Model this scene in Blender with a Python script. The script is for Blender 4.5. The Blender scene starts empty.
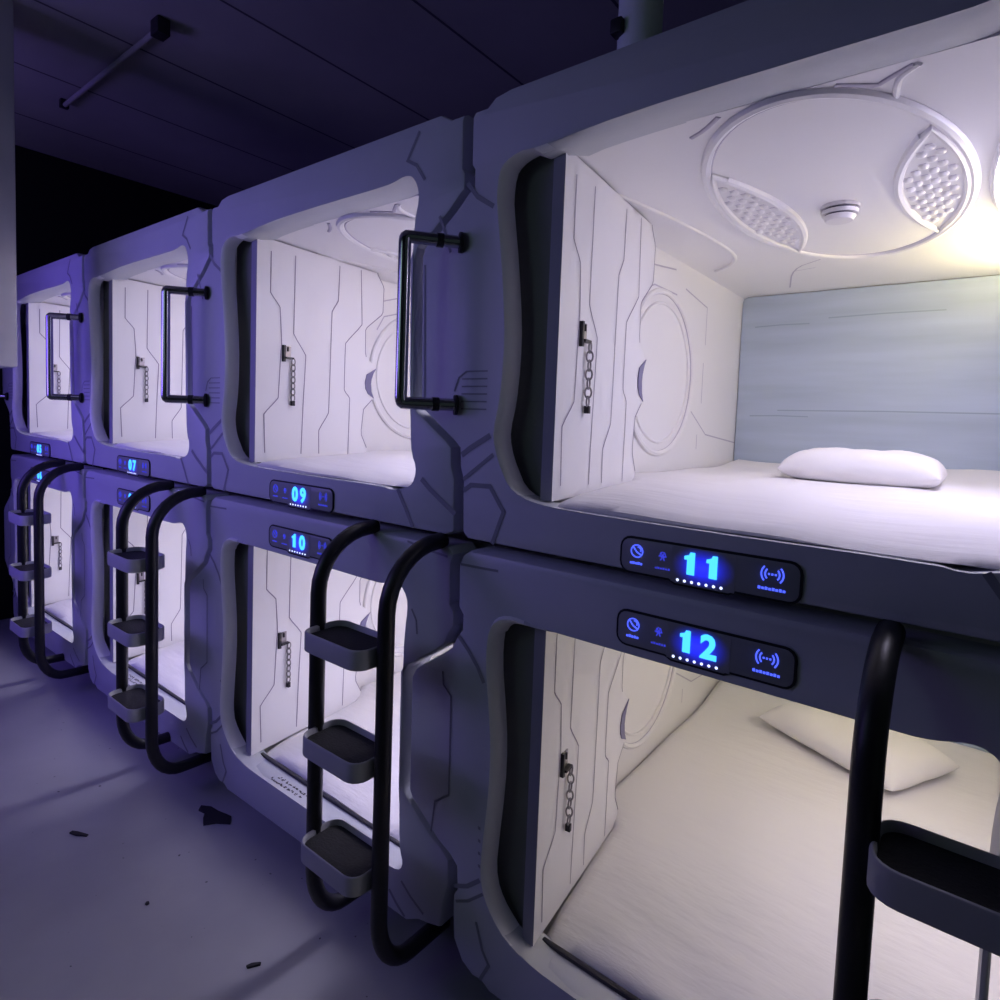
import bpy, bmesh, math, random
from mathutils import Vector, Matrix
from mathutils.geometry import tessellate_polygon
random.seed(7)
SC = bpy.context.scene
COL = SC.collection
W = 1.36                       # pitch of the pods along the row
PI = math.pi

# ------------------------------------------------------------------ materials
def new_mat(name):
    m = bpy.data.materials.new(name); m.use_nodes = True
    nt = m.node_tree
    return m, nt, nt.nodes['Principled BSDF']

def mat(name, col, rough=.5, metal=0., bump=0., bscale=60., vary=0., vscale=6., spec=.5, coat=0., stretch=None, detail=3.):
    m, nt, b = new_mat(name)
    b.inputs['Base Color'].default_value = (*col, 1)
    b.inputs['Roughness'].default_value = rough
    b.inputs['Metallic'].default_value = metal
    b.inputs['Specular IOR Level'].default_value = spec
    b.inputs['Coat Weight'].default_value = coat
    tc = nt.nodes.new('ShaderNodeTexCoord')
    src = tc.outputs['Object']
    if stretch:
        mp = nt.nodes.new('ShaderNodeMapping'); mp.inputs['Scale'].default_value = stretch
        nt.links.new(src, mp.inputs['Vector']); src = mp.outputs['Vector']
    if vary:
        n = nt.nodes.new('ShaderNodeTexNoise'); n.inputs['Scale'].default_value = vscale; n.inputs['Detail'].default_value = 5
        nt.links.new(src, n.inputs['Vector'])
        r = nt.nodes.new('ShaderNodeValToRGB')
        r.color_ramp.elements[0].position = .3; r.color_ramp.elements[1].position = .7
        r.color_ramp.elements[0].color = (*[c * (1 - vary) for c in col], 1)
        r.color_ramp.elements[1].color = (*[min(1, c * (1 + vary)) for c in col], 1)
        nt.links.new(n.outputs['Fac'], r.inputs['Fac']); nt.links.new(r.outputs['Color'], b.inputs['Base Color'])
    if bump:
        n = nt.nodes.new('ShaderNodeTexNoise'); n.inputs['Scale'].default_value = bscale; n.inputs['Detail'].default_value = detail
        nt.links.new(src, n.inputs['Vector'])
        bp = nt.nodes.new('ShaderNodeBump'); bp.inputs['Strength'].default_value = bump; bp.inputs['Distance'].default_value = .02
        nt.links.new(n.outputs['Fac'], bp.inputs['Height']); nt.links.new(bp.outputs['Normal'], b.inputs['Normal'])
    return m

def emit(name, col, strength):
    m, nt, b = new_mat(name)
    b.inputs['Base Color'].default_value = (*[c * .5 for c in col], 1)
    b.inputs['Emission Color'].default_value = (*col, 1)
    b.inputs['Emission Strength'].default_value = strength
    return m

M = {}
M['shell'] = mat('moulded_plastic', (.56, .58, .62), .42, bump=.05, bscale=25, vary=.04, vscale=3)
M['shell_line'] = mat('plastic_seam', (.27, .28, .31), .6)
M['cabin'] = mat('cabin_plastic', (.80, .79, .80), .38, bump=.04, bscale=9)
M['cabin_line'] = mat('cabin_relief', (.50, .47, .56), .5)
M['door'] = mat('door_panel_white', (.80, .79, .81), .4, bump=.02, bscale=8)
M['door_edge'] = mat('door_edge_grey', (.30, .30, .36), .5)
M['groove'] = mat('door_groove', (.27, .24, .33), .6)
M['jamb'] = mat('dark_jamb', (.17, .175, .175), .6)
M['track'] = mat('dark_track', (.02, .02, .035), .5)
M['back'] = mat('back_panel_blue', (.42, .49, .62), .5, vary=.10, vscale=1.0, stretch=(1.2, 1, 14))
M['back_line'] = mat('back_panel_line', (.30, .36, .46), .6)
M['lip'] = mat('pale_lip', (.86, .86, .88), .35)
M['sheet'] = mat('white_sheet', (.80, .78, .79), .85, bump=.35, bscale=4.5, spec=.15, stretch=(1.0, 3.2, 1), detail=6)
M['pillow'] = mat('pillow_cotton', (.82, .80, .80), .85, bump=.3, bscale=9, spec=.15)
M['chrome'] = mat('dark_chrome', (.42, .42, .46), .16, metal=1.)
M['steel'] = mat('latch_steel', (.30, .28, .30), .35, metal=.9)
M['blackbolt'] = mat('black_bolt', (.015, .013, .02), .5)
M['ladder'] = mat('black_tube', (.012, .012, .016), .42, bump=.03, bscale=120)
M['tray'] = mat('grey_tread_rim', (.42, .42, .44), .5, bump=.04, bscale=40)
M['mat'] = mat('black_tread_mat', (.010, .010, .012), .8, bump=.2, bscale=150)
M['panel'] = mat('display_glass', (.30, .31, .33), .4)
M['panel_line'] = mat('display_outline', (.008, .009, .012), .4)
M['black'] = mat('black_wall', (.0025, .0025, .004), .8, vary=.3, vscale=2)
M['wall'] = mat('painted_wall', (.07, .075, .08), .7, vary=.05)
M['ceil'] = mat('ceiling_board', (.36, .34, .37), .75, vary=.12, vscale=1.2)
M['seam'] = mat('ceiling_seam', (.09, .085, .10), .8)
M['post'] = mat('post_paint', (.85, .93, .92), .5, vary=.05)
M['duct'] = mat('column_paint', (.55, .54, .60), .5, vary=.04)
M['debris'] = mat('dark_debris', (.012, .011, .016), .7)
M['ink'] = mat('black_ink', (.02, .018, .03), .6)
M['smoke'] = mat('detector_plastic', (.72, .70, .72), .4)
M['smoke_dark'] = mat('detector_slots', (.10, .09, .13), .6)
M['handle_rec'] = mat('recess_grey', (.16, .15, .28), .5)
M['digit'] = emit('digit_cyan', (.05, .40, 1.0), 2.2)
M['dot'] = emit('dot_white', (.55, .62, 1.0), 2.4)
M['icon'] = emit('icon_blue', (.07, .11, 1.0), 1.6)
M['icon_dim'] = emit('icon_dim_blue', (.05, .06, .75), .8)
M['lamp'] = emit('lamp_lavender', (.79, .745, 1.0), 24.5)
M['lamp_soft'] = emit('lamp_soft_cream', (.95, .87, 1.0), 10.0)
M['warm_strong'] = emit('lamp_yellow', (1.0, .86, .42), 75.0)
M['warm'] = emit('lamp_warm', (1.0, .82, .42), 60.0)

# deep blue glow around the digits, painted as emission: brightest mid-plate
def painted_glow():
    m, nt, b = new_mat('painted_digit_glow')
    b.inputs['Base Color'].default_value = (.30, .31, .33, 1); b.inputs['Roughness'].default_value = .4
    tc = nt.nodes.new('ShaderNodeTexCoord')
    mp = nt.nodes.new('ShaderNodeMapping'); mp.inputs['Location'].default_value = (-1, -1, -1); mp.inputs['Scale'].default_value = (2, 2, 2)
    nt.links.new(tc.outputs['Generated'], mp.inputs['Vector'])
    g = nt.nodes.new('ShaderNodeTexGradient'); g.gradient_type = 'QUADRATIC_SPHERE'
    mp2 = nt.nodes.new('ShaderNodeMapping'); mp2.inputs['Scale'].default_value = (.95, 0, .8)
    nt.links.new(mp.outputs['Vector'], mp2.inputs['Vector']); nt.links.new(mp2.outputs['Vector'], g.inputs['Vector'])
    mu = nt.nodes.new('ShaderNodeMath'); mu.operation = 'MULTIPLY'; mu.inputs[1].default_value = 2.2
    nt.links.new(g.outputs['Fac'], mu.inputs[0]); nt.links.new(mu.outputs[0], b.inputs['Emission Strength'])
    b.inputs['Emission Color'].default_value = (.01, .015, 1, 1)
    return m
M['painted_halo'] = painted_glow()

def floor_mat():
    m, nt, b = new_mat('epoxy_floor')
    tc = nt.nodes.new('ShaderNodeTexCoord')
    n = nt.nodes.new('ShaderNodeTexNoise'); n.inputs['Scale'].default_value = 1.1; n.inputs['Detail'].default_value = 6
    nt.links.new(tc.outputs['Object'], n.inputs['Vector'])
    r = nt.nodes.new('ShaderNodeValToRGB'); r.color_ramp.elements[0].position = .35; r.color_ramp.elements[1].position = .68
    r.color_ramp.elements[0].color = (.30, .30, .32, 1); r.color_ramp.elements[1].color = (.42, .42, .44, 1)
    nt.links.new(n.outputs['Fac'], r.inputs['Fac'])
    v = nt.nodes.new('ShaderNodeTexNoise'); v.inputs['Scale'].default_value = 38; v.inputs['Detail'].default_value = 1
    nt.links.new(tc.outputs['Object'], v.inputs['Vector'])
    r2 = nt.nodes.new('ShaderNodeValToRGB'); r2.color_ramp.elements[0].position = .77; r2.color_ramp.elements[1].position = .80
    nt.links.new(v.outputs['Fac'], r2.inputs['Fac'])
    mx = nt.nodes.new('ShaderNodeMixRGB'); mx.inputs['Color2'].default_value = (.05, .05, .06, 1)
    nt.links.new(r2.outputs['Color'], mx.inputs['Fac']); nt.links.new(r.outputs['Color'], mx.inputs['Color1'])
    nt.links.new(mx.outputs['Color'], b.inputs['Base Color'])
    rr = nt.nodes.new('ShaderNodeMapRange'); rr.inputs['To Min'].default_value = .28; rr.inputs['To Max'].default_value = .5
    nt.links.new(n.outputs['Fac'], rr.inputs['Value']); nt.links.new(rr.outputs['Result'], b.inputs['Roughness'])
    bp = nt.nodes.new('ShaderNodeBump'); bp.inputs['Strength'].default_value = .12; bp.inputs['Distance'].default_value = .03
    n3 = nt.nodes.new('ShaderNodeTexNoise'); n3.inputs['Scale'].default_value = 5
    nt.links.new(tc.outputs['Object'], n3.inputs['Vector'])
    nt.links.new(n3.outputs['Fac'], bp.inputs['Height']); nt.links.new(bp.outputs['Normal'], b.inputs['Normal'])
    return m
M['floor'] = floor_mat()

# ------------------------------------------------------------------ mesh builder
class MB:
    def __init__(s): s.bm = bmesh.new()
    def face(s, pts, mi=0):
        try: f = s.bm.faces.new([s.bm.verts.new(p) for p in pts]); f.material_index = mi; return f
        except ValueError: return None
    def box(s, a, b, mi=0, bevel=0., seg=2):
        t = bmesh.new(); bmesh.ops.create_cube(t, size=1)
        for v in t.verts: v.co = Vector([(a[i] + b[i]) / 2 + v.co[i] * (b[i] - a[i]) for i in range(3)])
        if bevel: bmesh.ops.bevel(t, geom=t.edges[:], offset=bevel, segments=seg, affect='EDGES', profile=.5)
        s.add(t, mi)
    def add(s, t, mi=0):
        mp = {v: s.bm.verts.new(v.co) for v in t.verts}
        for f in t.faces:
            try: g = s.bm.faces.new([mp[v] for v in f.verts]); g.material_index = mi
            except ValueError: pass
        t.free()
    def loft(s, rings, mi=0, closed=True, cap0=False, cap1=False):
        vs = [[s.bm.verts.new(p) for p in r] for r in rings]
        n = len(vs[0])
        for a, b in zip(vs, vs[1:]):
            for i in range(n if closed else n - 1):
                j = (i + 1) % n
                f = s.bm.faces.new((a[i], a[j], b[j], b[i])); f.material_index = mi
        if cap0: s.bm.faces.new(vs[0][::-1]).material_index = mi
        if cap1: s.bm.faces.new(vs[-1]).material_index = mi
    def tube(s, pts, r, seg=12, mi=0, closed=False, flat=1.):
        pts = [Vector(p) for p in pts]; n = len(pts); rings = []; up = None
        for i, p in enumerate(pts):
            if closed: t = (pts[(i + 1) % n] - pts[i - 1])
            else: t = (pts[min(i + 1, n - 1)] - pts[max(i - 1, 0)])
            t.normalize()
            if up is None:
                up = Vector((0, 0, 1)) if abs(t.z) < .9 else Vector((0, 1, 0))
            up = (up - t * up.dot(t)).normalized(); sd = t.cross(up)
            rings.append([p + (up * math.cos(a) * flat + sd * math.sin(a)) * r for a in [2 * PI * k / seg for k in range(seg)]])
        if closed: s.loft(rings + [rings[0]], mi)
        else: s.loft(rings, mi, cap0=True, cap1=True)
    def strip(s, pts, nrm, w, mi=1, lift=.0012):
        """a narrow line lying on a surface with normal nrm"""
        nrm = Vector(nrm).normalized(); pts = [Vector(p) + nrm * lift for p in pts]; n = len(pts); L = []; R = []
        for i in range(n):
            a = (pts[i] - pts[i - 1]).normalized() if i else None
            b = (pts[i + 1] - pts[i]).normalized() if i < n - 1 else None
            t = (a or b) if not (a and b) else (a + b).normalized()
            sd = t.cross(nrm).normalized()
            k = 1.0 if not (a and b) else 1 / max(.4, sd.dot(a.cross(nrm).normalized()))
            L.append(s.bm.verts.new(pts[i] + sd * w / 2 * k)); R.append(s.bm.verts.new(pts[i] - sd * w / 2 * k))
        for i in range(n - 1):
            s.bm.faces.new((L[i], L[i + 1], R[i + 1], R[i])).material_index = mi
    def prism_y(s, poly, y0, y1, mi=0, bev=0.):
        """polygon in x,z; y0 is the front; bev rounds the front edge"""
        rings = []
        if bev:
            q = inset(poly, bev)
            rings = [[(x, y0, z) for x, z in q], [(x, y0 + bev * .3, z) for x, z in inset(poly, bev * .3)], [(x, y0 + bev, z) for x, z in poly]]
        else: rings = [[(x, y0, z) for x, z in poly]]
        rings.append([(x, y1, z) for x, z in poly])
        vs0 = len(s.bm.verts)
        s.loft(rings, mi)
        for (pl, y) in ((rings[0], y0), (rings[-1], y1)):
            v = [s.bm.verts.new(p) for p in pl]
            for tri in tessellate_polygon([[Vector((p[0], p[2], 0)) for p in pl]]):
                try: s.bm.faces.new([v[i] for i in tri]).material_index = mi
                except ValueError: pass
    def build(s, name, mats, parent=None, smooth=35, recalc=True):
        bmesh.ops.remove_doubles(s.bm, verts=s.bm.verts[:], dist=1e-5)
        if recalc: bmesh.ops.recalc_face_normals(s.bm, faces=s.bm.faces[:])
        me = bpy.data.meshes.new(name); s.bm.to_mesh(me); s.bm.free()
        for m in (mats if isinstance(mats, (list, tuple)) else [mats]): me.materials.append(M[m])
        for p in me.polygons: p.use_smooth = True
        me.set_sharp_from_angle(angle=math.radians(smooth))
        o = bpy.data.objects.new(name, me); COL.objects.link(o)
        if parent: o.parent = parent
        return o

def area2(p): return sum(p[i][0] * p[(i + 1) % len(p)][1] - p[(i + 1) % len(p)][0] * p[i][1] for i in range(len(p)))
def inset(poly, d):
    """shrink a polygon (list of (x,z)) by d"""
    sg = 1 if area2(poly) > 0 else -1; n = len(poly); out = []
    for i in range(n):
        p0, p, p1 = Vector(poly[i - 1]), Vector(poly[i]), Vector(poly[(i + 1) % n])
        a = (p - p0).normalized(); b = (p1 - p).normalized()
        na = Vector((-a.y, a.x)) * sg; nb = Vector((-b.y, b.x)) * sg
        m = (na + nb)
        if m.length < 1e-6: m = na
        m.normalize(); k = d / max(.5, m.dot(na))
        out.append((p.x + m.x * k, p.y + m.y * k))
    return out
def smooth_poly(pts, it=1):
    for _ in range(it):
        q = []
        n = len(pts)
        for i in range(n):
            a, b = pts[i], pts[(i + 1) % n]
            q += [(a[0] * .75 + b[0] * .25, a[1] * .75 + b[1] * .25), (a[0] * .25 + b[0] * .75, a[1] * .25 + b[1] * .75)]
        pts = q
    return pts
def smooth_path(pts, it=2):
    pts = [Vector(p) for p in pts]
    for _ in range(it):
        q = [pts[0]]
        for a, b in zip(pts, pts[1:]): q += [a * .75 + b * .25, a * .25 + b * .75]
        q.append(pts[-1]); pts = q
    return pts

def tag(o, label=None, cat=None, group=None, kind=None):
    if label: o['label'] = label
    if cat: o['category'] = cat
    if group: o['group'] = group
    if kind: o['kind'] = kind
    return o
def empty(name, loc):
    o = bpy.data.objects.new(name, None); o.location = loc; o.empty_display_size = .1; COL.objects.link(o); return o
def copy_tree(o, parent=None):
    c = o.copy(); COL.objects.link(c)
    if parent: c.parent = parent
    for ch in [k for k in KIDS.get(o.name, [])]: copy_tree(ch, c)
    return c
KIDS = {}
def index_kids():
    KIDS.clear()
    for o in bpy.data.objects:
        if o.parent: KIDS.setdefault(o.parent.name, []).append(o)

# ------------------------------------------------------------------ pod front frames (x, z local)
# upper pod base z = 1.25, lower pod base z = .085
UP_OPEN = [(.112,.303),(.128,.37),(.137,.47),(.136,.57),(.12,.71),(.101,.83),(.096,.87),(.102,.925),(.120,.945),(.155,.958),(.22,.964),(.306,.970),
           (.42,.977),(.57,.981),(.80,.981),(1.03,.980),(1.075,.984),(1.113,.992),(1.145,.984),(1.165,.955),(1.174,.92),(1.157,.86),(1.154,.76),
           (1.158,.45),(1.164,.28),(1.172,.22),(1.190,.19),(1.187,.155),(1.168,.130),(1.13,.120),(1.09,.112),(1.05,.120),
           (.65,.120),(.33,.124),(.26,.130),(.205,.142),(.165,.165),(.138,.21),(.117,.26)]
LO_OPEN = [(.120,.28),(.126,.37),(.140,.52),(.141,.64),(.130,.745),(.118,.83),(.115,.90),(.122,.955),(.140,.985),(.175,1.0),(.215,1.0),(.27,.992),
           (.36,.990),(.80,.990),(1.03,.988),(1.07,.992),(1.11,1.004),(1.14,1.002),(1.168,.970),(1.172,.93),(1.165,.88),(1.16,.80),(1.158,.5),
           (1.161,.26),(1.168,.18),(1.182,.145),(1.172,.118),(1.14,.105),(1.05,.104),(.60,.100),(.34,.098),(.27,.106),(.21,.13),(.165,.17),(.135,.22)]
def outer(up):
    if up:
        L = [(.030,.010),(.012,.026),(.008,.12),(.008,.165),(-.005,.20),(-.008,.25),(-.03,.268),(-.145,.345),(-.160,.37),(-.172,.76),(-.160,.79),(-.10,.826),
             (-.045,.866),(-.002,.905),(.012,.915),(.012,.955),(.002,.968),(.000,1.085),(.010,1.097),(.05,1.097),(.075,1.115),(.125,1.122)]
        Rt = [(1.245,1.122),(1.285,1.100),(1.338,1.100)]
    else:
        L = [(.16,-.06),(.13,-.045),(.10,-.05),(.06,-.03),(.028,.02),(.022,.10),(.022,.15),(.034,.17),(.030,.24),(.004,.262),(-.045,.285),(-.150,.365),(-.163,.385),
             (-.166,.735),(-.150,.765),(-.05,.835),(-.012,.865),(.004,.90),(.022,.925),(.022,.965),(.006,.985),(.004,1.10),(.016,1.128),(.04,1.144)]
        Rt = [(1.325,1.144),(1.345,1.125)]
    # the right side nests against the next pod's left side, a narrow gap away
    Rr = [(x + W - .030, z) for x, z in L if (x < .05)]
    if up:
        Rr = [(x, z) for x, z in Rr if .01 < z < 1.09]
        tail = [(1.335,.018),(1.31,.009)]
    else:
        Rr = [(x, z) for x, z in Rr if .16 < z < 1.12]
        tail = [(1.345,.10),(1.335,.02),(1.29,.005),(1.25,-.005),(1.20,-.035)]
    Rr = Rr[::-1]
    return (L + Rt + Rr + tail)[::-1]        # counter-clockwise not required

DZ = [(-.1,.034),(.06,.030),(.2,.024),(.6,.009),(1.08,.002),(1.38,.002),(1.8,.009),(2.25,.027),(2.40,.033)]
def warp(o, base):
    for v in o.data.vertices:
        z = v.co.z + base
        for (a, da), (b, db) in zip(DZ, DZ[1:]):
            if a <= z <= b: v.co.z += da + (db - da) * (z - a) / (b - a); break
def make_frame(up, parent):
    mb = MB(); out = outer(up); hole = smooth_poly(UP_OPEN if up else LO_OPEN, 1)
    if area2(out) < 0: out = out[::-1]
    if area2(hole) < 0: hole = hole[::-1]
    o0 = inset(out, .012); o1 = inset(out, .0035)
    # front face
    polys = [[Vector((x, z, 0)) for x, z in o0], [Vector((x, z, 0)) for x, z in hole[::-1]]]
    flat = [mb.bm.verts.new((p.x, 0, p.y)) for pl in polys for p in pl]
    for t in tessellate_polygon(polys):
        try: mb.bm.faces.new([flat[i] for i in t])
        except ValueError: pass
    mb.loft([[(x, 0, z) for x, z in o0], [(x, .0035, z) for x, z in o1], [(x, .012, z) for x, z in out], [(x, .10, z) for x, z in out]])
    # rolled lip of the opening: broad on the left side, narrow elsewhere
    zb = .12 if up else .10
    rings = []
    for k in range(7):
        a = PI / 2 * k / 6; r = []
        for x, z in hole:
            wl = max(0., min(1., (.34 - x) / .16)); wl = wl * wl * (3 - 2 * wl)
            wl *= max(0., min(1., (z - .08) / .15)) * .75 + .25
            off = (.005 + .021 * wl) * math.sin(a)
            dm = .062 - .040 * wl; d = dm * (1 - math.cos(a)) - .015 * wl * (1 if k else 0) * math.cos(a)
            ix = off if x < .6 else -.006 * math.sin(a)
            iz = 0.
            if z < zb + .06: iz = (-.003 if up else -.004) * math.sin(a)
            elif z > .96: iz = -.006 * math.sin(a) - .012 * wl * math.sin(a)
            r.append((x + ix, d if wl > .02 else .062 * k / 6, z + iz))
        rings.append(r)
    rings.append([(p[0] + .0005, (.10 if p[1] > .05 else p[1] + .012), p[2]) for p in rings[-1]])
    rings[0] = [(p[0], 0, p[2]) for p in rings[0]]
    nf = len(mb.bm.faces); mb.loft(rings); mb.bm.faces.ensure_lookup_table()
    for f in mb.bm.faces[nf:]:
        c = f.calc_center_median()
        if c.x < .24 and c.z > (.15 if up else .13): f.material_index = 2
    S = lambda pts, w=.005: mb.strip([(x, 0, z) for x, z in pts], (0, -1, 0), w * 1.35)
    if up:
        for k in range(6): S([(-.004 if k else .012, .451 - .0195 * k), (.084, .451 - .0195 * k)], .0028)
        S([(-.03,.40),(-.015,.435),(.012,.451)], .004)
        S([(.004,.232),(.03,.25),(.10,.288)], .011); S([(.012,.168),(.04,.188),(.112,.240)], .008)
        S([(.014,.138),(.040,.156),(.105,.158),(.152,.098),(.118,.010)], .009)
        S([(-.006,.925),(.03,.885),(.085,.852)], .009)
        S([(-.155,.74),(-.142,.37)], .004)
        S([(1.117,.118),(1.15,.07),(1.185,.014)], .010); S([(1.214,.156),(1.25,.13),(1.347,.072)], .011)
        S([(1.169,1.097),(1.123,1.03),(1.16,1.01),(1.195,.965)], .007)
        S([(1.255,.86),(1.285,.80),(1.30,.76)], .006)
    else:
        S([(.014,1.104),(.08,1.106),(.142,1.108)], .005)
        S([(.014,.905),(.05,.875),(.084,.838),(.108,.80)], .009)
        S([(-.040,.79),(-.036,.752),(-.006,.728),(-.003,.44),(-.055,.398),(-.066,.30)], .0045)
        S([(.028,.182),(.075,.206),(.118,.246)], .009); S([(.036,.140),(.08,.165),(.13,.212)], .006)
        S([(.110,.12),(.135,.05),(.158,.02),(.13,-.04)], .007)
        for k in range(4):
            for q in range(3): S([(.106 + .0015 * k + q * .003, .398 - .036 * k), (.1075 + .0015 * k + q * .003, .389 - .036 * k)], .002)
        S([(1.165,1.135),(1.24,1.124),(1.325,1.116)], .005)
        S([(1.126,.03),(1.16,.0),(1.197,-.022)], .008); S([(1.178,.085),(1.22,.055),(1.273,.03)], .007)
        S([(1.19,.94),(1.21,.91),(1.215,.87)], .005)
    f = mb.build('front_frame', ['shell', 'shell_line', 'lip'], parent, 32)
    return f

# ------------------------------------------------------------------ cabin
CX0, CX1, CZ0, CZ1, CY0, CY1 = .100, 1.270, .06, 1.0, .095, 2.02
def cp(x, y): return (.735 + (x - .706) * 1.027, max(.112, .770 + (y - .735) * 1.127))      # layout of the ceiling mouldings
def make_cabin(root, up):
    # one moulded tunnel: left wall, ceiling, right wall, floor
    prof = [(CX0, CZ0), (CX0, CZ1 - .035), (CX0 + .010, CZ1 - .010), (CX0 + .035, CZ1), (CX1 - .035, CZ1), (CX1 - .010, CZ1 - .010), (CX1, CZ1 - .035), (CX1, CZ0)]
    op = [(CX0 - .02, CZ0 - .02), (CX0 - .02, CZ1 + .018), (CX1 + .02, CZ1 + .018), (CX1 + .02, CZ0 - .02)]
    mb = MB()
    mb.loft([[(x, CY0, z) for x, z in prof], [(x, CY1, z) for x, z in prof]])
    mb.loft([[(x, CY0, z) for x, z in op], [(x, CY1 + .02, z) for x, z in op]], cap1=True)
    a = [(x, CY0, z) for x, z in prof]; b = [(x, CY0, z) for x, z in op]
    # front rim between inner and outer skins
    pin = [Vector((p[0], p[2], 0)) for p in a]; pout = [Vector((p[0], p[2], 0)) for p in b]
    vs = [mb.bm.verts.new((p.x, CY0, p.y)) for p in pout + pin]
    for t in tessellate_polygon([pout, pin[::-1]]):
        n = len(pout)
        idx = [i if i < n else n + (len(pin) - 1 - (i - n)) for i in t]
        try: mb.bm.faces.new([vs[i] for i in idx])
        except ValueError: pass
    # relief on the left wall
    cy, cz, r = 1.047, .537, .312
    circ = lambda rr: [(CX0 + .002, cy + rr * math.cos(t), cz + rr * math.sin(t)) for t in [2 * PI * k / 56 for k in range(56)]]
    mb.tube(circ(r), .011, 8, 0, True); mb.tube(circ(r * .86), .006, 8, 0, True)
    mb.tube(circ(r * .975), .0035, 6, 1, True)
    nx = (1, 0, 0)
    for pts in ([(1.10,.90),(1.34,.865),(1.34,.70)], [(1.33,.62),(1.33,.44)], [(1.22,.40),(1.40,.30),(1.80,.26)], [(.62,.87),(.80,.93),(1.0,.955)], [(.66,.75),(.70,.82),(.82,.86),(1.02,.86)], [(1.30,.30),(1.30,.235)]):
        mb.strip([(CX0, y * 1.08 + .06, z) for y, z in pts], nx, .006)
    nx = (-1, 0, 0)
    mb.strip([(CX1, y, z) for y, z in ((.3,.8),(.6,.85),(1.2,.85),(1.5,.6))], nx, .006)
    # relief on the ceiling
    dn = (0, 0, -1)
    for pts in ([(.50,.207),(.535,.190),(.581,.142)], [(.798,.135),(.84,.175),(.863,.191),(.875,.180),(.922,.105)]):
        mb.tube(smooth_path([(*cp(x, y), CZ1 + .001) for x, y in pts], 1), .007, 8, 1, flat=.7)
    mb.tube(smooth_path([(*cp(*q), CZ1) for q in ((.93,.110), (.895,.18), (.884,.256))], 2), .007, 8, 0)
    mb.tube(smooth_path([(*cp(*q), CZ1) for q in ((.16,.30), (.21,.42), (.27,.75), (.30,1.07), (.26,1.22), (.15,1.30))], 2), .008, 8, 0)
    mb.strip(smooth_path([(*cp(*q), CZ1) for q in ((.541,1.31), (.42,1.40), (.334,1.713))], 2), dn, .006)
    mb.strip([(*cp(.50,1.42), CZ1), (*cp(.42,1.44), CZ1)], dn, .005)
    mb.build('cabin_shell', ['cabin', 'cabin_line'], root, 40)
    # pale blue panel that closes the back
    mb = MB(); mb.box((CX0 + .004, CY1 - .016, CZ0), (CX1 - .004, CY1 - .001, CZ1 - .004))
    for z, x0, x1 in ((.845,.17,.42),(.40,.17,.44),(.868,.5,.95),(.43,.3,1.2)):
        mb.strip([(x0, CY1 - .016, z), ((x0 + x1) / 2, CY1 - .016, z + .004), (x1, CY1 - .016, z + .002)], (0, -1, 0), .006)
    o = mb.build('back_panel', ['back', 'back_line'], root); o['label'] = 'pale blue back panel'
    # oval moulding on the ceiling
    ex, ey, ax, ay = .735, .770, .307, .667
    E_ = lambda t, k=1.: (ex + ax * k * math.cos(t), ey + ay * k * math.sin(t))
    mb = MB()
    ring = [(*E_(2 * PI * k / 72), CZ1 - .002) for k in range(72)]
    mb.tube(ring, .013, 8, 0, True, .9)
    mb.tube([(*E_(2 * PI * k / 72, .968), CZ1 - .001) for k in range(72)], .004, 6, 1, True)
    disc = [(*E_(2 * PI * k / 72, .965), CZ1 - .003) for k in range(72)]
    mb.face(disc)
    oval = mb.build('ceiling_oval', ['cabin', 'cabin_line'], root)
    # two dimpled lens shaped lamp covers inside the oval
    def lens(t0, t1, ctrl, nm):
        arc = [E_(t0 + (t1 - t0) * k / 20, .955) for k in range(21)]
        p0, p1 = Vector(arc[0]), Vector(arc[-1]); c = Vector(ctrl)
        inn = [tuple(p1 * (1 - s) ** 2 + c * 2 * s * (1 - s) + p0 * s * s) for s in [k / 20 for k in range(1, 20)]]
        poly = arc + inn
        mb = MB(); mb.tube([(x, y, CZ1 - .007) for x, y in poly], .0085, 8, 0, True)
        mb.tube([(x, y, CZ1 - .004) for x, y in inn], .012, 8, 0)
        mb.face([(x, y, CZ1 - .006) for x, y in poly])
        xs = [p[0] for p in poly]; ys = [p[1] for p in poly]
        def inside(x, y):
            k = False
            for i in range(len(poly)):
                (x1, y1), (x2, y2) = poly[i], poly[i - 1]
                if (y1 > y) != (y2 > y) and x < (x2 - x1) * (y - y1) / (y2 - y1) + x1: k = not k
            return k
        stx, sty = .038, .078; j = 0; y = min(ys) + .03
        while y < max(ys):
            x = min(xs) - .03 + (j % 2) * stx / 2
            while x < max(xs):
                if all(inside(x + dx, y + dy) for dx in (-.013, .013) for dy in (-.026, .026)):
                    t = bmesh.new(); bmesh.ops.create_uvsphere(t, u_segments=10, v_segments=6, radius=.012)
                    for v in t.verts: v.co = Vector((x + v.co.x, y + v.co.y * 1.5, CZ1 - .006 + v.co.z * .6))
                    mb.add(t, 0)
                    mb.strip([(x - .009, y - .017, CZ1 - .006), (x + .006, y - .019, CZ1 - .006)], dn, .006)
                x += stx
            y += sty / 2; j += 1
        mb.build(nm, ['cabin', 'cabin_line'], oval)
    lens(PI + .62, PI - .80, cp(.655, .80), 'dimpled_lamp_cover')
    lens(-.64, .76, cp(.765, .72), 'dimpled_lamp_cover')
    # smoke detector
    mb = MB()
    for r0, r1, z0, z1, mi in ((.052,.052,0,-.010,0),(.043,.043,-.010,-.016,1),(.050,.048,-.016,-.026,0),(.040,.038,-.026,-.031,1),(.044,.036,-.031,-.044,0)):
        c = lambda r, z: [(.727 + r * math.cos(2 * PI * k / 28), .82 + r * math.sin(2 * PI * k / 28), CZ1 - .003 + z) for k in range(28)]
        mb.loft([c(r0, z0), c(r1, z1)], mi, cap0=True, cap1=True)
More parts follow.
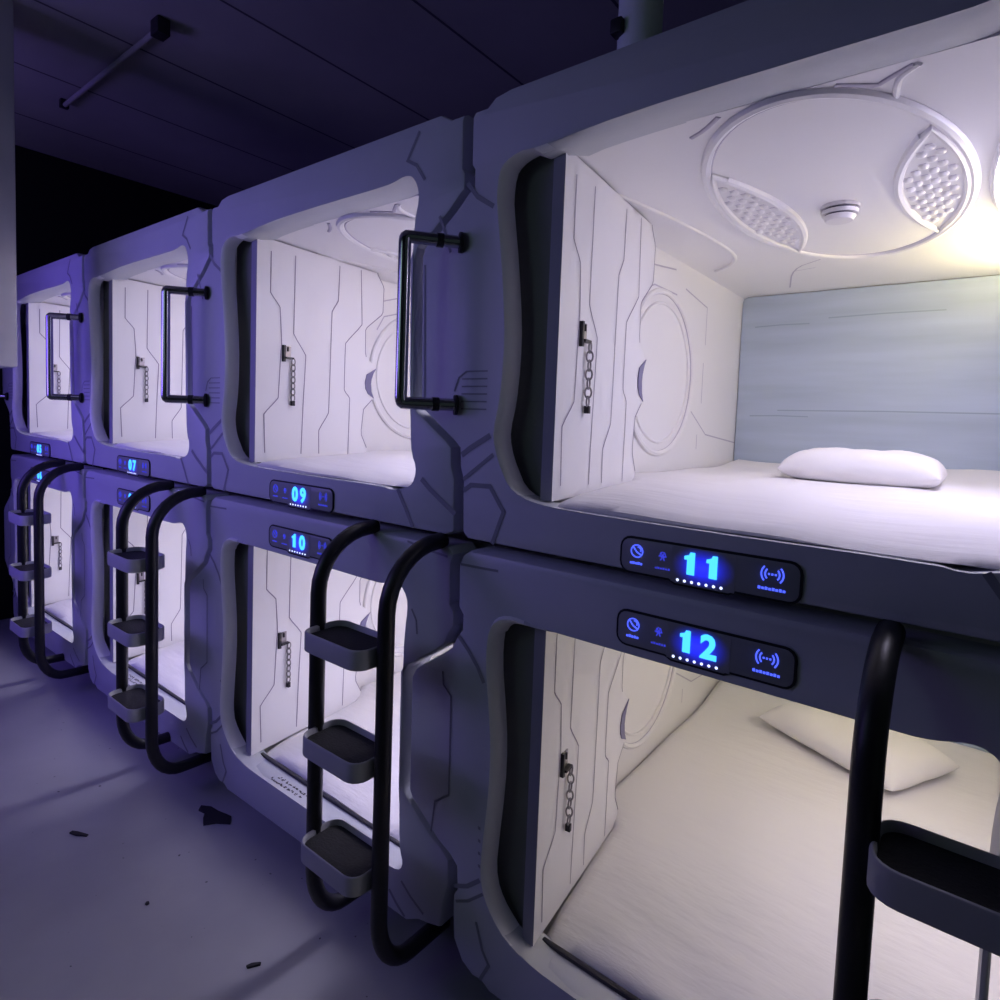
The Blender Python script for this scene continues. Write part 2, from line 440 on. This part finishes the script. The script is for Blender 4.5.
    mb.build('smoke_detector', ['smoke', 'smoke_dark'], root)
    # oval lamp near the right wall and the warm reading lamp in the back corner
    mb = MB()
    rings = []
    for k in range(6):
        a = PI / 2 * k / 5
        rings.append([(1.174 + .090 * math.cos(a) * math.cos(t), .80 + .44 * math.cos(a) * math.sin(t), CZ1 - .004 - .03 * math.sin(a)) for t in [2 * PI * q / 36 for q in range(36)]])
    rings[-1] = [(1.174 + .01 * math.cos(t), .80 + .04 * math.sin(t), CZ1 - .034) for t in [2 * PI * q / 36 for q in range(36)]]
    mb.loft(rings, 0, cap1=True)
    lamp = mb.build('ceiling_lamp', 'lamp', root); lamp['label'] = 'glowing oval lamp'
    mb = MB(); mb.tube([(1.174 + .093 * math.cos(t), .80 + .455 * math.sin(t), CZ1 - .002) for t in [2 * PI * q / 40 for q in range(40)]], .010, 8, 0, True)
    mb.build('lamp_rim', 'cabin', lamp)
    mb = MB(); mb.box((1.205, 1.15, .78), (1.268, 1.75, .812), 0, .006)
    rl = mb.build('reading_lamp', 'cabin', root)
    mb = MB(); mb.box((1.210, 1.165, .8122), (1.262, 1.735, .818), 0, .002)
    mb.build('warm_diffuser', 'warm', rl)
    # control panel with sockets on the right wall
    mb = MB(); mb.box((1.262, 1.0, .40), (1.2705, 1.34, .66), 0, .004)
    cpn = mb.build('control_panel', 'door_edge', root)
    for y in (1.06, 1.17):
        mb = MB(); mb.box((1.2585, y, .44), (1.2625, y + .075, .515), 0, .002); mb.build('socket', 'blackbolt', cpn)
    mb = MB(); mb.tube([(1.2605, 1.29 + .022 * math.cos(t), .60 + .022 * math.sin(t)) for t in [2 * PI * k / 20 for k in range(20)]], .003, 6, 0, True)
    mb.build('dial', 'blackbolt', cpn)
    for y in (1.05, 1.12, 1.19):
        mb = MB(); mb.box((1.2585, y, .575), (1.2625, y + .045, .62), 0, .002); mb.build('button', 'blackbolt', cpn)

DO = Vector((.268, .042, 0)); DD = Vector((-.105, .96, 0)).normalized(); DN = Vector((DD.y, -DD.x, 0))
def make_door(root, up):
    """hinged leaf standing almost along the left wall; s runs into the cabin, t out of its visible face"""
    P = lambda s, z, t=0.: DO + DD * s + DN * t + Vector((0, 0, z))
    z0, z1, T = .136, .993, .032
    mb = MB()
    poly = [(0, z0), (.598, z0), (.604, .181), (.570, .240), (.568, .262), (.580, .359), (.634, .405), (.640, .415), (.622, .440), (.618, .48), (.626, .525), (.652, .551),
            (.590, .600), (.584, .62), (.582, .72), (.592, .735), (.685, .805), (.694, .82), (.697, .93), (.690, .945), (.655, .985), (.652, z1), (0, z1)]
    mb.loft([[P(s, z) for s, z in poly], [P(s, z, -T) for s, z in poly]], cap0=False, cap1=False)
    for tt in (0, -T):
        v = [mb.bm.verts.new(P(q, z, tt)) for q, z in poly]
        for tri in tessellate_polygon([[Vector((q, z, 0)) for q, z in poly]]): mb.bm.faces.new([v[i] for i in tri])
    for f in mb.bm.faces:
        f.normal_update()
        if all((v.co - DO).dot(DD) < .002 for v in f.verts): f.material_index = 2
    G = [[(.062,.949),(.061,.80),(.061,.79),(.106,.745),(.107,.735),(.117,.60),(.113,.57),(.104,.395),(.102,.385),(.038,.325),(.038,.315),(.044,.172)],
         [(.178,.959),(.174,.66),(.174,.645),(.236,.572),(.237,.56),(.226,.35),(.220,.163)],
         [(.414,.973),(.410,.83),(.408,.82),(.375,.773),(.374,.762),(.369,.481),(.366,.345),(.363,.33),(.314,.265),(.312,.252),(.315,.161)],
         [(.542,.984),(.555,.75),(.553,.738),(.458,.650),(.455,.638),(.453,.45),(.456,.435),(.487,.408),(.488,.395),(.483,.154)]]
    for g in G:
        mb.strip(smooth_path([P(q, z) for q, z in g], 1), DN, .0044)
    edge = [p for p in poly[2:-1]]
    mb.strip([P(q - .003, z) for q, z in edge if not .40 < z < .56], DN, .0044) if False else None
    for part in (edge[:5], edge[10:]):
        mb.strip([P(q - .004, z) for q, z in part], DN, .0042)
    door = mb.build('door', ['door', 'groove', 'door_edge'], root, 30)
    # crescent pull recessed at the free edge
    mb = MB()
    cres = [(.640,.412),(.600,.432),(.584,.455),(.580,.485),(.590,.520),(.652,.552),(.634,.528),(.622,.50),(.618,.478),(.624,.44)]
    mb.loft([[P(q, z, .0015) for q, z in cres], [P(q, z, .004) for q, z in cres]])
    for tt in (.0015, .004):
        v = [mb.bm.verts.new(P(q, z, tt)) for q, z in cres]
        for tri in tessellate_polygon([[Vector((q, z, 0)) for q, z in cres]]): mb.bm.faces.new([v[i] for i in tri])
    o = mb.build('door_pull', 'handle_rec', door)
    # latch plate and chain
    mb = MB()
    a = .126
    def pbox(s0, s1, zz0, zz1, t0, t1, mi=0):
        c = [P(s, z, t) for t in (t0, t1) for s, z in ((s0, zz0), (s1, zz0), (s1, zz1), (s0, zz1))]
        v = [mb.bm.verts.new(p) for p in c]
        for q in ((0,1,2,3),(7,6,5,4),(0,4,5,1),(1,5,6,2),(2,6,7,3),(3,7,4,0)): mb.bm.faces.new([v[i] for i in q]).material_index = mi
    pbox(a - .006, a + .004, .533, .598, .0, .010, 1); pbox(a + .006, a + .034, .548, .596, .0, .003, 0)
    pbox(a + .016, a + .022, .575, .592, .003, .008, 1); pbox(a + .002, a + .04, .545, .552, .003, .016, 1)
    mb.build('latch', ['steel', 'blackbolt'], door)
    mb = MB(); z = .549; s = a + .040
    for k in range(7):
        h = .0145; flat = k % 2
        pts = []
        for q in range(14):
            t = 2 * PI * q / 14; u, v = .0085 * math.cos(t), h * math.sin(t)
            pts.append(P(s + (u if not flat else u * .25), z - h + v, .012 + (u if flat else 0)))
        mb.tube(pts, .0026, 6, 0, True)
        z -= 2 * h - .005
    pbox(s - .005, s + .006, z - .022, z - .002, .004, .018, 1)
    mb.build('chain', ['steel', 'blackbolt'], door)

# ------------------------------------------------------------------ display panel
def text_mesh(txt, size, bold=0.):
    cu = bpy.data.curves.new('t', 'FONT'); cu.body = txt; cu.size = size; cu.offset = bold; cu.align_x = 'CENTER'; cu.extrude = .0006; cu.resolution_u = 3
    cu.space_character = 1.25
    o = bpy.data.objects.new('t', cu); COL.objects.link(o)
    dg = bpy.context.evaluated_depsgraph_get(); dg.update()
    me = bpy.data.meshes.new_from_object(o.evaluated_get(dg))
    COL.objects.unlink(o); bpy.data.objects.remove(o); return me
def one_mesh():
    mb = MB(); pl = [(-.0075, 0), (.0085, 0), (.0085, .0465), (-.001, .0465), (-.004, .0405), (-.0135, .0375), (-.0135, .0305), (-.0075, .0305)]
    for zz in (0, .0006):
        v = [mb.bm.verts.new((x, y, zz)) for x, y in pl]
        for tri in tessellate_polygon([[Vector((x, y, 0)) for x, y in pl]]): mb.bm.faces.new([v[i] for i in tri])
    me = bpy.data.meshes.new('number_digit'); mb.bm.to_mesh(me); mb.bm.free(); return me
def arc(cx, cz, r, a0, a1, y, n=10): return [(cx + r * math.cos(a0 + (a1 - a0) * k / n), y, cz + r * math.sin(a0 + (a1 - a0) * k / n)) for k in range(n + 1)]
def make_display(root, zc, num, lit, dx=0.):
    """zc local z of the panel centre"""
    x0, x1, h = .486, .852, .038
    poly = []
    for cx, cz, a0 in ((x1 - .02, zc + h - .02, PI / 2), (x1 - .02, zc - h + .02, 0)):
        for k in range(5): a = a0 - PI / 2 * k / 4; poly.append((cx + .02 * math.cos(a), cz + .02 * math.sin(a)))
    poly += [(.735, zc - h), (.722, zc - h - .007), (.612, zc - h - .007), (.598, zc - h)]
    for cx, cz, a0 in ((x0 + .022, zc - h + .022, -PI / 2), (x0 + .022, zc + h - .022, PI)):
        for k in range(5): a = a0 - PI / 2 * k / 4; poly.append((cx + .022 * math.cos(a), cz + .022 * math.sin(a)))
    mb = MB(); mb.prism_y(poly, -.005, .004, 0, .003)
    mb.tube([(x, -.0025, z) for x, z in poly], .0032, 6, 1, True)
    pn = mb.build('display_panel', ['panel', 'panel_line'], root); pn.location.x = dx
    F = -.0056
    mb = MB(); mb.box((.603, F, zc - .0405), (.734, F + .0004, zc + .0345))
    bl = mb.build('painted_glow', 'painted_halo', pn)  # thin plate added to carry the painted halo around the digits
    for ch, cx in zip(num, (.644, .690)):
        me = text_mesh(ch, .066, .0026) if ch != '1' else one_mesh(); me.name = 'number_digit'; me.materials.clear(); me.materials.append(M['digit'])
        me.transform(Matrix.Translation((cx, F - .0008, zc - .020)) @ Matrix.Rotation(PI / 2, 4, 'X'))
        o = bpy.data.objects.new('number_digit', me); COL.objects.link(o); o.parent = pn
    mb = MB()
    for k in range(7):
        c = .618 + .0150 * k; r = .0029
        mb.loft([[(c + r * math.cos(t), F - .0006, zc - .035 + r * math.sin(t)) for t in [2 * PI * q / 10 for q in range(10)]]], cap0=True)
    mb.build('indicator_dots', 'dot', pn, recalc=False)
    g = 'icon' if lit else 'icon_dim'
    y = F
    mb = MB(); mb.tube(arc(.524, zc + .010, .0135, 0, 2 * PI, y, 20)[:-1], .0014, 5, 0, True); mb.tube([(.515, y, zc + .019), (.524, y, zc + .008), (.534, y, zc + .003)], .0016, 5)
    mb.tube(arc(.527, zc + .013, .006, -.5, 1.8, y), .0014, 5)
    for k in range(5): mb.box((.509 + k * .006, y - .0004, zc - .019), (.5135 + k * .006, y, zc - .0145 + .001 * (k % 2)))
    mb.build('lock_icon', g, pn)
    mb = MB()
    for a in (0, PI / 3, 2 * PI / 3): mb.tube([(.583 - .0085 * math.cos(a), y, zc + .008 - .010 * math.sin(a)), (.583 + .0085 * math.cos(a), y, zc + .008 + .010 * math.sin(a))], .0014, 5)
    mb.tube(arc(.583, zc + .011, .006, 0, 2 * PI, y, 14)[:-1], .0011, 5, 0, True)
    for k in range(6): mb.box((.567 + k * .0058, y - .0004, zc - .020), (.571 + k * .0058, y, zc - .0165 + .001 * (k % 2)))
    mb.build('lamp_icon', 'icon_dim', pn)
    mb = MB(); cx, cz = .802, zc + .010
    for r in (.013, .020):
        mb.tube(arc(cx, cz, r, -.75, .75, y), .0016, 5); mb.tube(arc(cx, cz, r, PI - .75, PI + .75, y), .0016, 5)
    for dx in (-.006, 0, .006): mb.box((cx + dx - .0018, y - .0004, cz - .0018), (cx + dx + .0018, y, cz + .0018))
    for k in range(8): mb.box((.777 + k * .0064, y - .0004, zc - .021), (.7818 + k * .0064, y, zc - .0155 - .001 * (k % 2)))
    mb.build('card_reader_icon', g, pn)

# ------------------------------------------------------------------ one pod of each tier with every fitting
def make_pod(up):
    root = empty('capsule_pod', (0, 0, 1.25 if up else .085))
    warp(make_frame(up, root), root.location.z)
    make_cabin(root, up)
    make_door(root, up)
    mb = MB(); mb.box((.075, .068, .09), (.238, .088, 1.03)); o = mb.build('hinge_jamb', 'jamb', root); o['label'] = 'dark strip beside the door'
    # threshold: track and sill
    mb = MB(); mb.box((.13, .080, .03), (1.24, .094, .131 if not up else .106), 1, .002)
    if not up:
        mb.box((.165, .004, .06), (1.20, .082, .122), 0, .004)
    else:
        mb.box((.165, .02, .04), (1.20, .092, .112), 0, .004)
    mb.build('sill', ['shell', 'track'], root)
    if up:
        # grab handle on the bulge of the left column
        mb = MB()
        zt, zb_ = .797, .369
        pts = smooth_path([(-.018, -.004, zt), (-.060, -.060, zt), (-.098, -.112, zt), (-.106, -.124, zt), (-.106, -.124, zt - .035), (-.106, -.124, zt - .06), (-.106, -.124, zb_ + .06), (-.106, -.124, zb_ + .035), (-.106, -.124, zb_), (-.098, -.112, zb_), (-.060, -.060, zb_), (-.018, -.004, zb_)], 2)
        mb.tube(pts, .0165, 14)
        h = mb.build('grab_handle', 'chrome', root, 60); h['label'] = 'chrome grab handle'
        for z in (zt, zb_):
            mb = MB(); a = Vector((-.018, -.002, z)); d = Vector((-.6, -.8, 0)).normalized()
            mb.tube([a, a + d * .008], .027, 18); mb.tube([a + d * .050, a + d * .068], .0185, 14)
            mb.build('handle_mount', 'blackbolt', h)
    else:
        for x in (.25, 1.11):
            for y in (.25, 1.6):
                mb = MB(); mb.box((x - .05, y, -.083), (x + .05, y + .12, .042), 0, .005); mb.build('foot', 'jamb', root)
    return root

index = {}
protos = {}
numbers = {0: ('11', '12'), 1: ('09', '10'), 2: ('07', '08'), 3: ('05', '06')}
place = {0: 'nearest', 1: 'second from the right', 2: 'third from the right', 3: 'farthest left'}
protos[True] = make_pod(True); protos[False] = make_pod(False)
index_kids()
pods = []
for up in (True, False):
    for k in (1, 2, 3):
        c = copy_tree(protos[up]); c.location.x = -W * k; pods.append((c, up, k))
    pods.append((protos[up], up, 0))
for c, up, k in pods:
    n = numbers[k][0 if up else 1]
    make_display(c, .050 if up else 1.052, n, lit=(k == 0), dx=(0 if k == 0 else -.035))
    tier = 'upper' if up else 'lower'
    tag(c, 'white %s sleeping pod with blue lit number %s, %s' % (tier, n, place[k]), 'sleeping pod', '%s tier of sleeping pods' % tier)
# the near pods: softer main lamp in pod 12, stronger yellow reading lamp
for c, up, k in pods:
    if k == 0:
        for ch in bpy.data.objects:
            top = ch
            while top.parent: top = top.parent
            if top is c and ch.name.startswith(('ceiling_lamp', 'warm_diffuser')):
                if up and ch.name.startswith('ceiling_lamp'): continue
                ch.material_slots[0].link = 'OBJECT'
                ch.material_slots[0].material = M['lamp_soft'] if ch.name.startswith('ceiling_lamp') else M['warm_strong']
# small printed notice on the sill of pod 10
for c, up, k in pods:
    if not up and k in (1, 2):
        mb = MB(); random.seed(3 + k); x = .455
        for row, (y0, y1) in enumerate(((.040, .054), (.018, .032))):
            x = .455 - row * .02
            for q in range(9):
                for _ in range(3):
                    u = x + random.random() * .012; v = y0 + random.random() * (y1 - y0) * .6
                    if random.random() < .5: mb.box((u, v, .1222), (u + .009, v + .004, .1228))
                    else: mb.box((u, v, .1222), (u + .0035, v + (y1 - y0) * .5, .1228))
                x += .0215
        o = mb.build('printed_notice', 'ink', c); o['label'] = 'small black printed notice'

# ------------------------------------------------------------------ mattresses and pillows
def make_mattress(up):
    mb = MB(); nx, ny = 44, 64; x0, x1, y0, y1 = CX0 + .012, CX1 - .008, (.030 if up else .096), CY1 - .018
    rnd = random.Random(5); ph = [rnd.uniform(0, 6) for _ in range(8)]
    def top(u, v):
        y = y0 + (y1 - y0) * v
        xd = .272 - .109 * (max(y, .042) - .042); bl = max(0., min(1., (y - .60) / .12)); xl = xd * (1 - bl) + x0 * bl
        x = xl + (x1 - xl) * u
        e = min(u, 1 - u) * (x1 - x0); f = v * (y1 - y0); g = (1 - v) * (y1 - y0)
        rr = .05
        q = min(1., f / .5); z = .138 + .016 * q + .006 * v + (.012 if up else .03) * max(0, (v - .85) / .15)
        z += (.03 if up else .01) * max(0, (v - .88) / .12) * max(0, min(1, (u - .45) / .4)) + .014 * max(0, (v - .82) / .18) * math.exp(-((u - .0) / .10) ** 2)
        z += .006 * math.sin(3.1 * u * 2 + ph[0]) * math.sin(4 * v + ph[1]) + .0025 * math.sin(17 * u + 6 * v + ph[2]) + .002 * math.sin(23 * v - 9 * u + ph[3])
        z += .0035 * math.sin(60 * v + 2.5 * math.sin(6 * u + ph[4])) * max(0, 1 - v / .22) * (.25 if up else 1)
        for d, R in ((f, .010), (e, .014), (g, .02)):
            if d < R: z -= R - math.sqrt(max(0, R * R - (R - d) ** 2))
        return (x, y, z)
    g = [[mb.bm.verts.new(top((i / nx), (j / ny))) for i in range(nx + 1)] for j in range(ny + 1)]
    for j in range(ny):
        for i in range(nx): mb.bm.faces.new((g[j][i], g[j][i + 1], g[j + 1][i + 1], g[j + 1][i]))
    ring = [g[0][i] for i in range(nx + 1)] + [g[j][nx] for j in range(1, ny + 1)] + [g[ny][i] for i in range(nx - 1, -1, -1)] + [g[j][0] for j in range(ny - 1, 0, -1)]
    low = [mb.bm.verts.new((v.co.x, v.co.y, .063 if v.co.y > .13 else (.1225 if up else .063))) for v in ring]
    n = len(ring)
    for i in range(n): mb.bm.faces.new((ring[i], ring[(i + 1) % n], low[(i + 1) % n], low[i]))
    mb.bm.faces.new(low)
    return mb.build('mattress', 'sheet', None, 70)
m0 = make_mattress(True); m1 = make_mattress(False)
for up in (True, False):
    for k in range(4):
        src = m0 if up else m1
        c = src if k == 0 else src.copy()
        if k: COL.objects.link(c)
        c.location = (-W * k, 0, (1.25 if up else .085))
        tag(c, 'mattress under a white sheet inside the %s pod numbered %s' % ('upper' if up else 'lower', numbers[k][0 if up else 1]), 'mattress', 'mattresses in the pods')

def make_pillow(L, D, H, loc, rz, label, seed):
    mb = MB(); n = 28; rnd = random.Random(seed); ph = [rnd.uniform(0, 6) for _ in range(6)]
    def pt(u, v, s):
        a = (1 - abs(u) ** 5); b = (1 - abs(v) ** 4)
        t = (max(a, 0) ** .5) * (max(b, 0) ** .5)
        pinch = 1 - .05 * (1 - abs(v)) * abs(u) ** 4
        x = L / 2 * u * (1 - .04 * v * v * abs(u)) * pinch; y = D / 2 * v * (1 - .06 * (u * u) * 0 - .03 * (1 - u * u))
        wob = 1 + .05 * math.sin(5 * u + ph[0]) * math.sin(4 * v + ph[1]) + .03 * math.sin(11 * u + 7 * v + ph[2])
        return (x, y, (H * .62 * t * wob if s > 0 else -H * .38 * t))
    for s in (1, -1):
        g = [[mb.bm.verts.new(pt(math.sin(PI / 2 * (2 * i / n - 1)), math.sin(PI / 2 * (2 * j / n - 1)), s)) for i in range(n + 1)] for j in range(n + 1)]
        for j in range(n):
            for i in range(n): mb.bm.faces.new((g[j][i], g[j][i + 1], g[j + 1][i + 1], g[j + 1][i]))
    o = mb.build('pillow', 'pillow', None, 80); o.location = loc; o.rotation_euler.z = rz
    tag(o, label, 'pillow')
make_pillow(.50, .36, .125, (.772, 1.30, 1.25 + .196), math.radians(-1), 'plump white pillow lying at the back of the upper pod numbered 11', 2)
make_pillow(.62, .42, .12, (.76, 1.68, .085 + .208), math.radians(-27), 'white pillow lying at a slant in the lower pod numbered 12', 4)

# ------------------------------------------------------------------ ladders
def make_ladder():
    root = empty('ladder', (0, 0, 0)); xa, xb, yp = -.352, -.066, -.190
    def rail(x):
        pts = [(x, .012, 1.243), (x, -.003, 1.243)]
        pass
        for k in range(9):
            a = PI / 2 * k / 8; pts.append((x, -.015 - (abs(yp) - .015) * math.sin(a), 1.242 - .165 * (1 - math.cos(a))))
        pts += [(x, yp, .8), (x, yp, .5), (x, yp, .255)]
        for k in range(1, 9):
            a = PI / 2 * k / 8; pts.append((x, yp + .115 * (1 - math.cos(a)), .258 - .160 * math.sin(a)))
        pts += [(x, -.03, .096), (x, .03, .094), (x, .07, .093)]
        pts = [(p[0], p[1], p[2]) for p in pts]
        mb = MB(); mb.tube(pts, .0225, 14); return mb
    for x in (xa, xb): rail(x).build('rail', 'ladder', root, 60)
    for z in (.990, .696, .392):
        x0, x1, y0, y1, r, h = xa + .012, xb - .022, -.262, -.118, .042, .052
        def rr(ins, zz):
            out = []
            for cx, cy, a0 in ((x1 - r, y1 - r, 0), (x0 + r, y1 - r, PI / 2), (x0 + r, y0 + r, PI), (x1 - r, y0 + r, 1.5 * PI)):
                for k in range(6):
                    a = a0 + PI / 2 * k / 5; out.append((cx + (r - ins) * math.cos(a), cy + (r - ins) * math.sin(a), zz))
            return out
        mb = MB(); mb.loft([rr(.010, z - .030), rr(.008, z - .004), rr(.005, z), rr(.002, z - .001), rr(0, z - .004), rr(0, z - h), rr(.006, z - h - .002)], 0, cap1=True)
        t = mb.build('tread', 'tray', root)
        mb = MB(); mb.loft([rr(.0095, z - .032), rr(.0095, z - .016)], 0, cap0=True, cap1=True)
        o = mb.build('tread_mat', 'mat', t); o['label'] = 'black grip mat'
    return root
lad = make_ladder(); index_kids()
lad_lab = {0: 'black tube ladder with tray treads in front of the pod numbered 12, nearest the camera', 1: 'black tube ladder with three tray treads in front of the pod numbered 10',
           2: 'black tube ladder with three tray treads in front of the pod numbered 08', 3: 'black tube ladder with tray treads in front of the pod farthest left'}
for k in (1, 2, 3, 0):
    c = lad if k == 1 else copy_tree(lad)
    c.location.x = -W * (k - 1) - (.013 if k == 0 else 0); tag(c, lad_lab[k], 'ladder', 'ladders along the pods')

# ------------------------------------------------------------------ room shell
XL, XR, YB, YF, HC = -4.42, 3.2, 2.25, -2.4, 3.4
def slab(name, a, b, m): 
    mb = MB(); mb.box(a, b); return tag(mb.build(name, m), kind='structure')
slab('floor', (XL - .1, YF - .1, -.1), (XR, YB + .1, 0), 'floor')
mb = MB(); mb.box((XL - .1, YF - .1, HC), (XR, YB + .1, HC + .1))
for i in range(9):
    x = -3.82 + .71 * i
    mb.strip([(x, YF, HC), (x, YB, HC)], (0, 0, -1), .014, 1)
tag(mb.build('ceiling', ['ceil', 'seam']), kind='structure')
slab('wall_left', (XL - .1, YF - .1, 0), (XL, YB + .1, HC), 'black')
slab('wall_back', (XL, YB, 0), (XR, YB + .1, HC), 'black')
slab('wall_front', (XL, YF - .1, 0), (XR, YF, HC), 'wall')

# column dropping from the ceiling at the left edge
mb = MB(); mb.box((-2.74, -.80, 1.745), (-2.48, -.345, HC), 0, .012)
o = mb.build('hanging_duct', 'duct'); tag(o, 'pale lavender duct dropping from the ceiling at the left edge of the photo', 'duct')
# post above pod 11
mb = MB(); mb.tube([(.265, .40, 2.29), (.265, .40, HC)], .062, 20)
po = mb.build('ceiling_post', 'post'); tag(po, 'pale green round post rising from the roof of pod 11 to the ceiling', 'post')
mb = MB(); mb.box((.212, .322, 2.66), (.247, .36, 2.70), 0, .004); mb.build('bracket', 'blackbolt', po)
# tube fitting on the ceiling
fx = empty('ceiling_tube_light', (-2.71, .110, HC)); tag(fx, 'thin unlit tube light on the dark ceiling above the far pods', 'tube light')
mb = MB(); mb.tube([(-.64, 0, -.035), (.62, 0, -.035)], .013, 12); mb.build('tube', 'ceil', fx)
mb = MB(); mb.box((.60, -.03, -.075), (.68, .03, 0), 0, .006); mb.build('end_cap', 'blackbolt', fx)
mb = MB(); mb.box((-.665, -.022, -.05), (-.63, .022, 0), 0, .004); mb.build('end_cap', 'blackbolt', fx)

# scraps on the floor
def scrap(name, poly, label):
    mb = MB(); mb.loft([[(x, y, .0005) for x, y in poly], [(x, y, .004) for x, y in poly], [(x * .9 + .1 * poly[0][0], y * .9 + .1 * poly[0][1], .006) for x, y in poly]], cap0=True, cap1=True)
    tag(mb.build(name, 'debris'), label, 'scrap')
def at(cx, cy, pts, s=1): return [(cx + x * s, cy + y * s) for x, y in pts]
scrap('torn_scrap', at(-1.165, -.075, [(-.09, .0), (-.05, .025), (.0, .03), (.06, .045), (.10, .02), (.055, -.012), (.03, -.05), (.0, -.035), (-.03, -.012), (-.07, -.02)]), 'torn black scrap on the floor beside the pods, under pod 10')
scrap('floor_scrap', at(-1.426, -.445, [(-.03, -.018), (.0, -.008), (.036, .016), (.03, .024), (-.01, .008), (-.034, -.006)]), 'oval black scrap in the middle of the floor at left')
scrap('floor_scrap', at(-.44, -.322, [(-.013, -.016), (-.004, -.017), (.014, .012), (.008, .018), (-.008, .0)]), 'small dark sliver on the floor near the bottom of the photo')
dots = [at(-.72, -.573, [(.006 * math.cos(a), .006 * math.sin(a)) for a in [k * PI / 4 for k in range(8)]]), ]
scrap('floor_speck', at(-.90, -.42, [(.007 * math.cos(a), .006 * math.sin(a)) for a in [k * PI / 4 for k in range(8)]]), 'tiny dark speck on the floor between two larger dark scraps')

# ------------------------------------------------------------------ light
def area(name, loc, target, size, energy, col, size_y=None):
    l = bpy.data.lights.new(name, 'AREA'); l.energy = energy; l.color = col; l.size = size
    if size_y: l.shape = 'RECTANGLE'; l.size_y = size_y
    o = bpy.data.objects.new(name, l); COL.objects.link(o); o.location = loc
    o.rotation_euler = (Vector(target) - Vector(loc)).to_track_quat('-Z', 'Y').to_euler()
    return l
a = area('violet_light', (-3.3, -2.0, 1.9), (-2.6, .2, 1.25), 1.0, 8.5, (.17, .09, 1.0), 1.6); a.spread = math.radians(100)
a = area('violet_aisle_light', (-1.9, -2.25, 2.2), (-1.35, 0, 1.3), 1.2, 3.0, (.36, .29, 1.0), .8); a.spread = math.radians(95)
area('hall_light', (-.6, -2.3, 2.2), (-1.3, -.2, 1.4), .8, 2.3, (.58, .90, .86), .8)
area('ceiling_fill', (-2.6, -2.2, 1.9), (-1.9, .2, 3.4), .8, 13, (.34, .25, 1.0), .8)  # violet fill added to lift the ceiling; stands for no fixture
w = bpy.data.worlds.new('dim_room'); SC.world = w; w.use_nodes = True
w.node_tree.nodes['Background'].inputs['Color'].default_value = (.62, .85, .90, 1)
w.node_tree.nodes['Background'].inputs['Strength'].default_value = .03

# ------------------------------------------------------------------ camera (solved from the photograph)
cam = bpy.data.cameras.new('camera'); co = bpy.data.objects.new('camera', cam); COL.objects.link(co)
cam.sensor_fit = 'HORIZONTAL'; cam.sensor_width = 36.; cam.lens = 36. * 612.56 / 1000.
cam.shift_x = -.001; cam.shift_y = -.0426; cam.clip_start = .02      # the photograph is a crop of a taller frame
r2 = Vector((0.78819226, 0.61434152, 0.03657119)); u2 = Vector((-0.06654173, 0.02599519, 0.99744496)); fw = Vector((-0.61182118, 0.78861191, -0.06136855))
m = Matrix((r2, u2, -fw)).transposed().to_4x4(); m.translation = (1.0921, -1.2315, 1.5840)
co.matrix_world = m
SC.camera = co
SC.view_settings.view_transform = 'Standard'
SC.view_settings.look = 'None'
SC.cycles.use_denoising = True
SC.cycles.max_bounces = 10
SC.cycles.diffuse_bounces = 6
SC.cycles.sample_clamp_indirect = 6
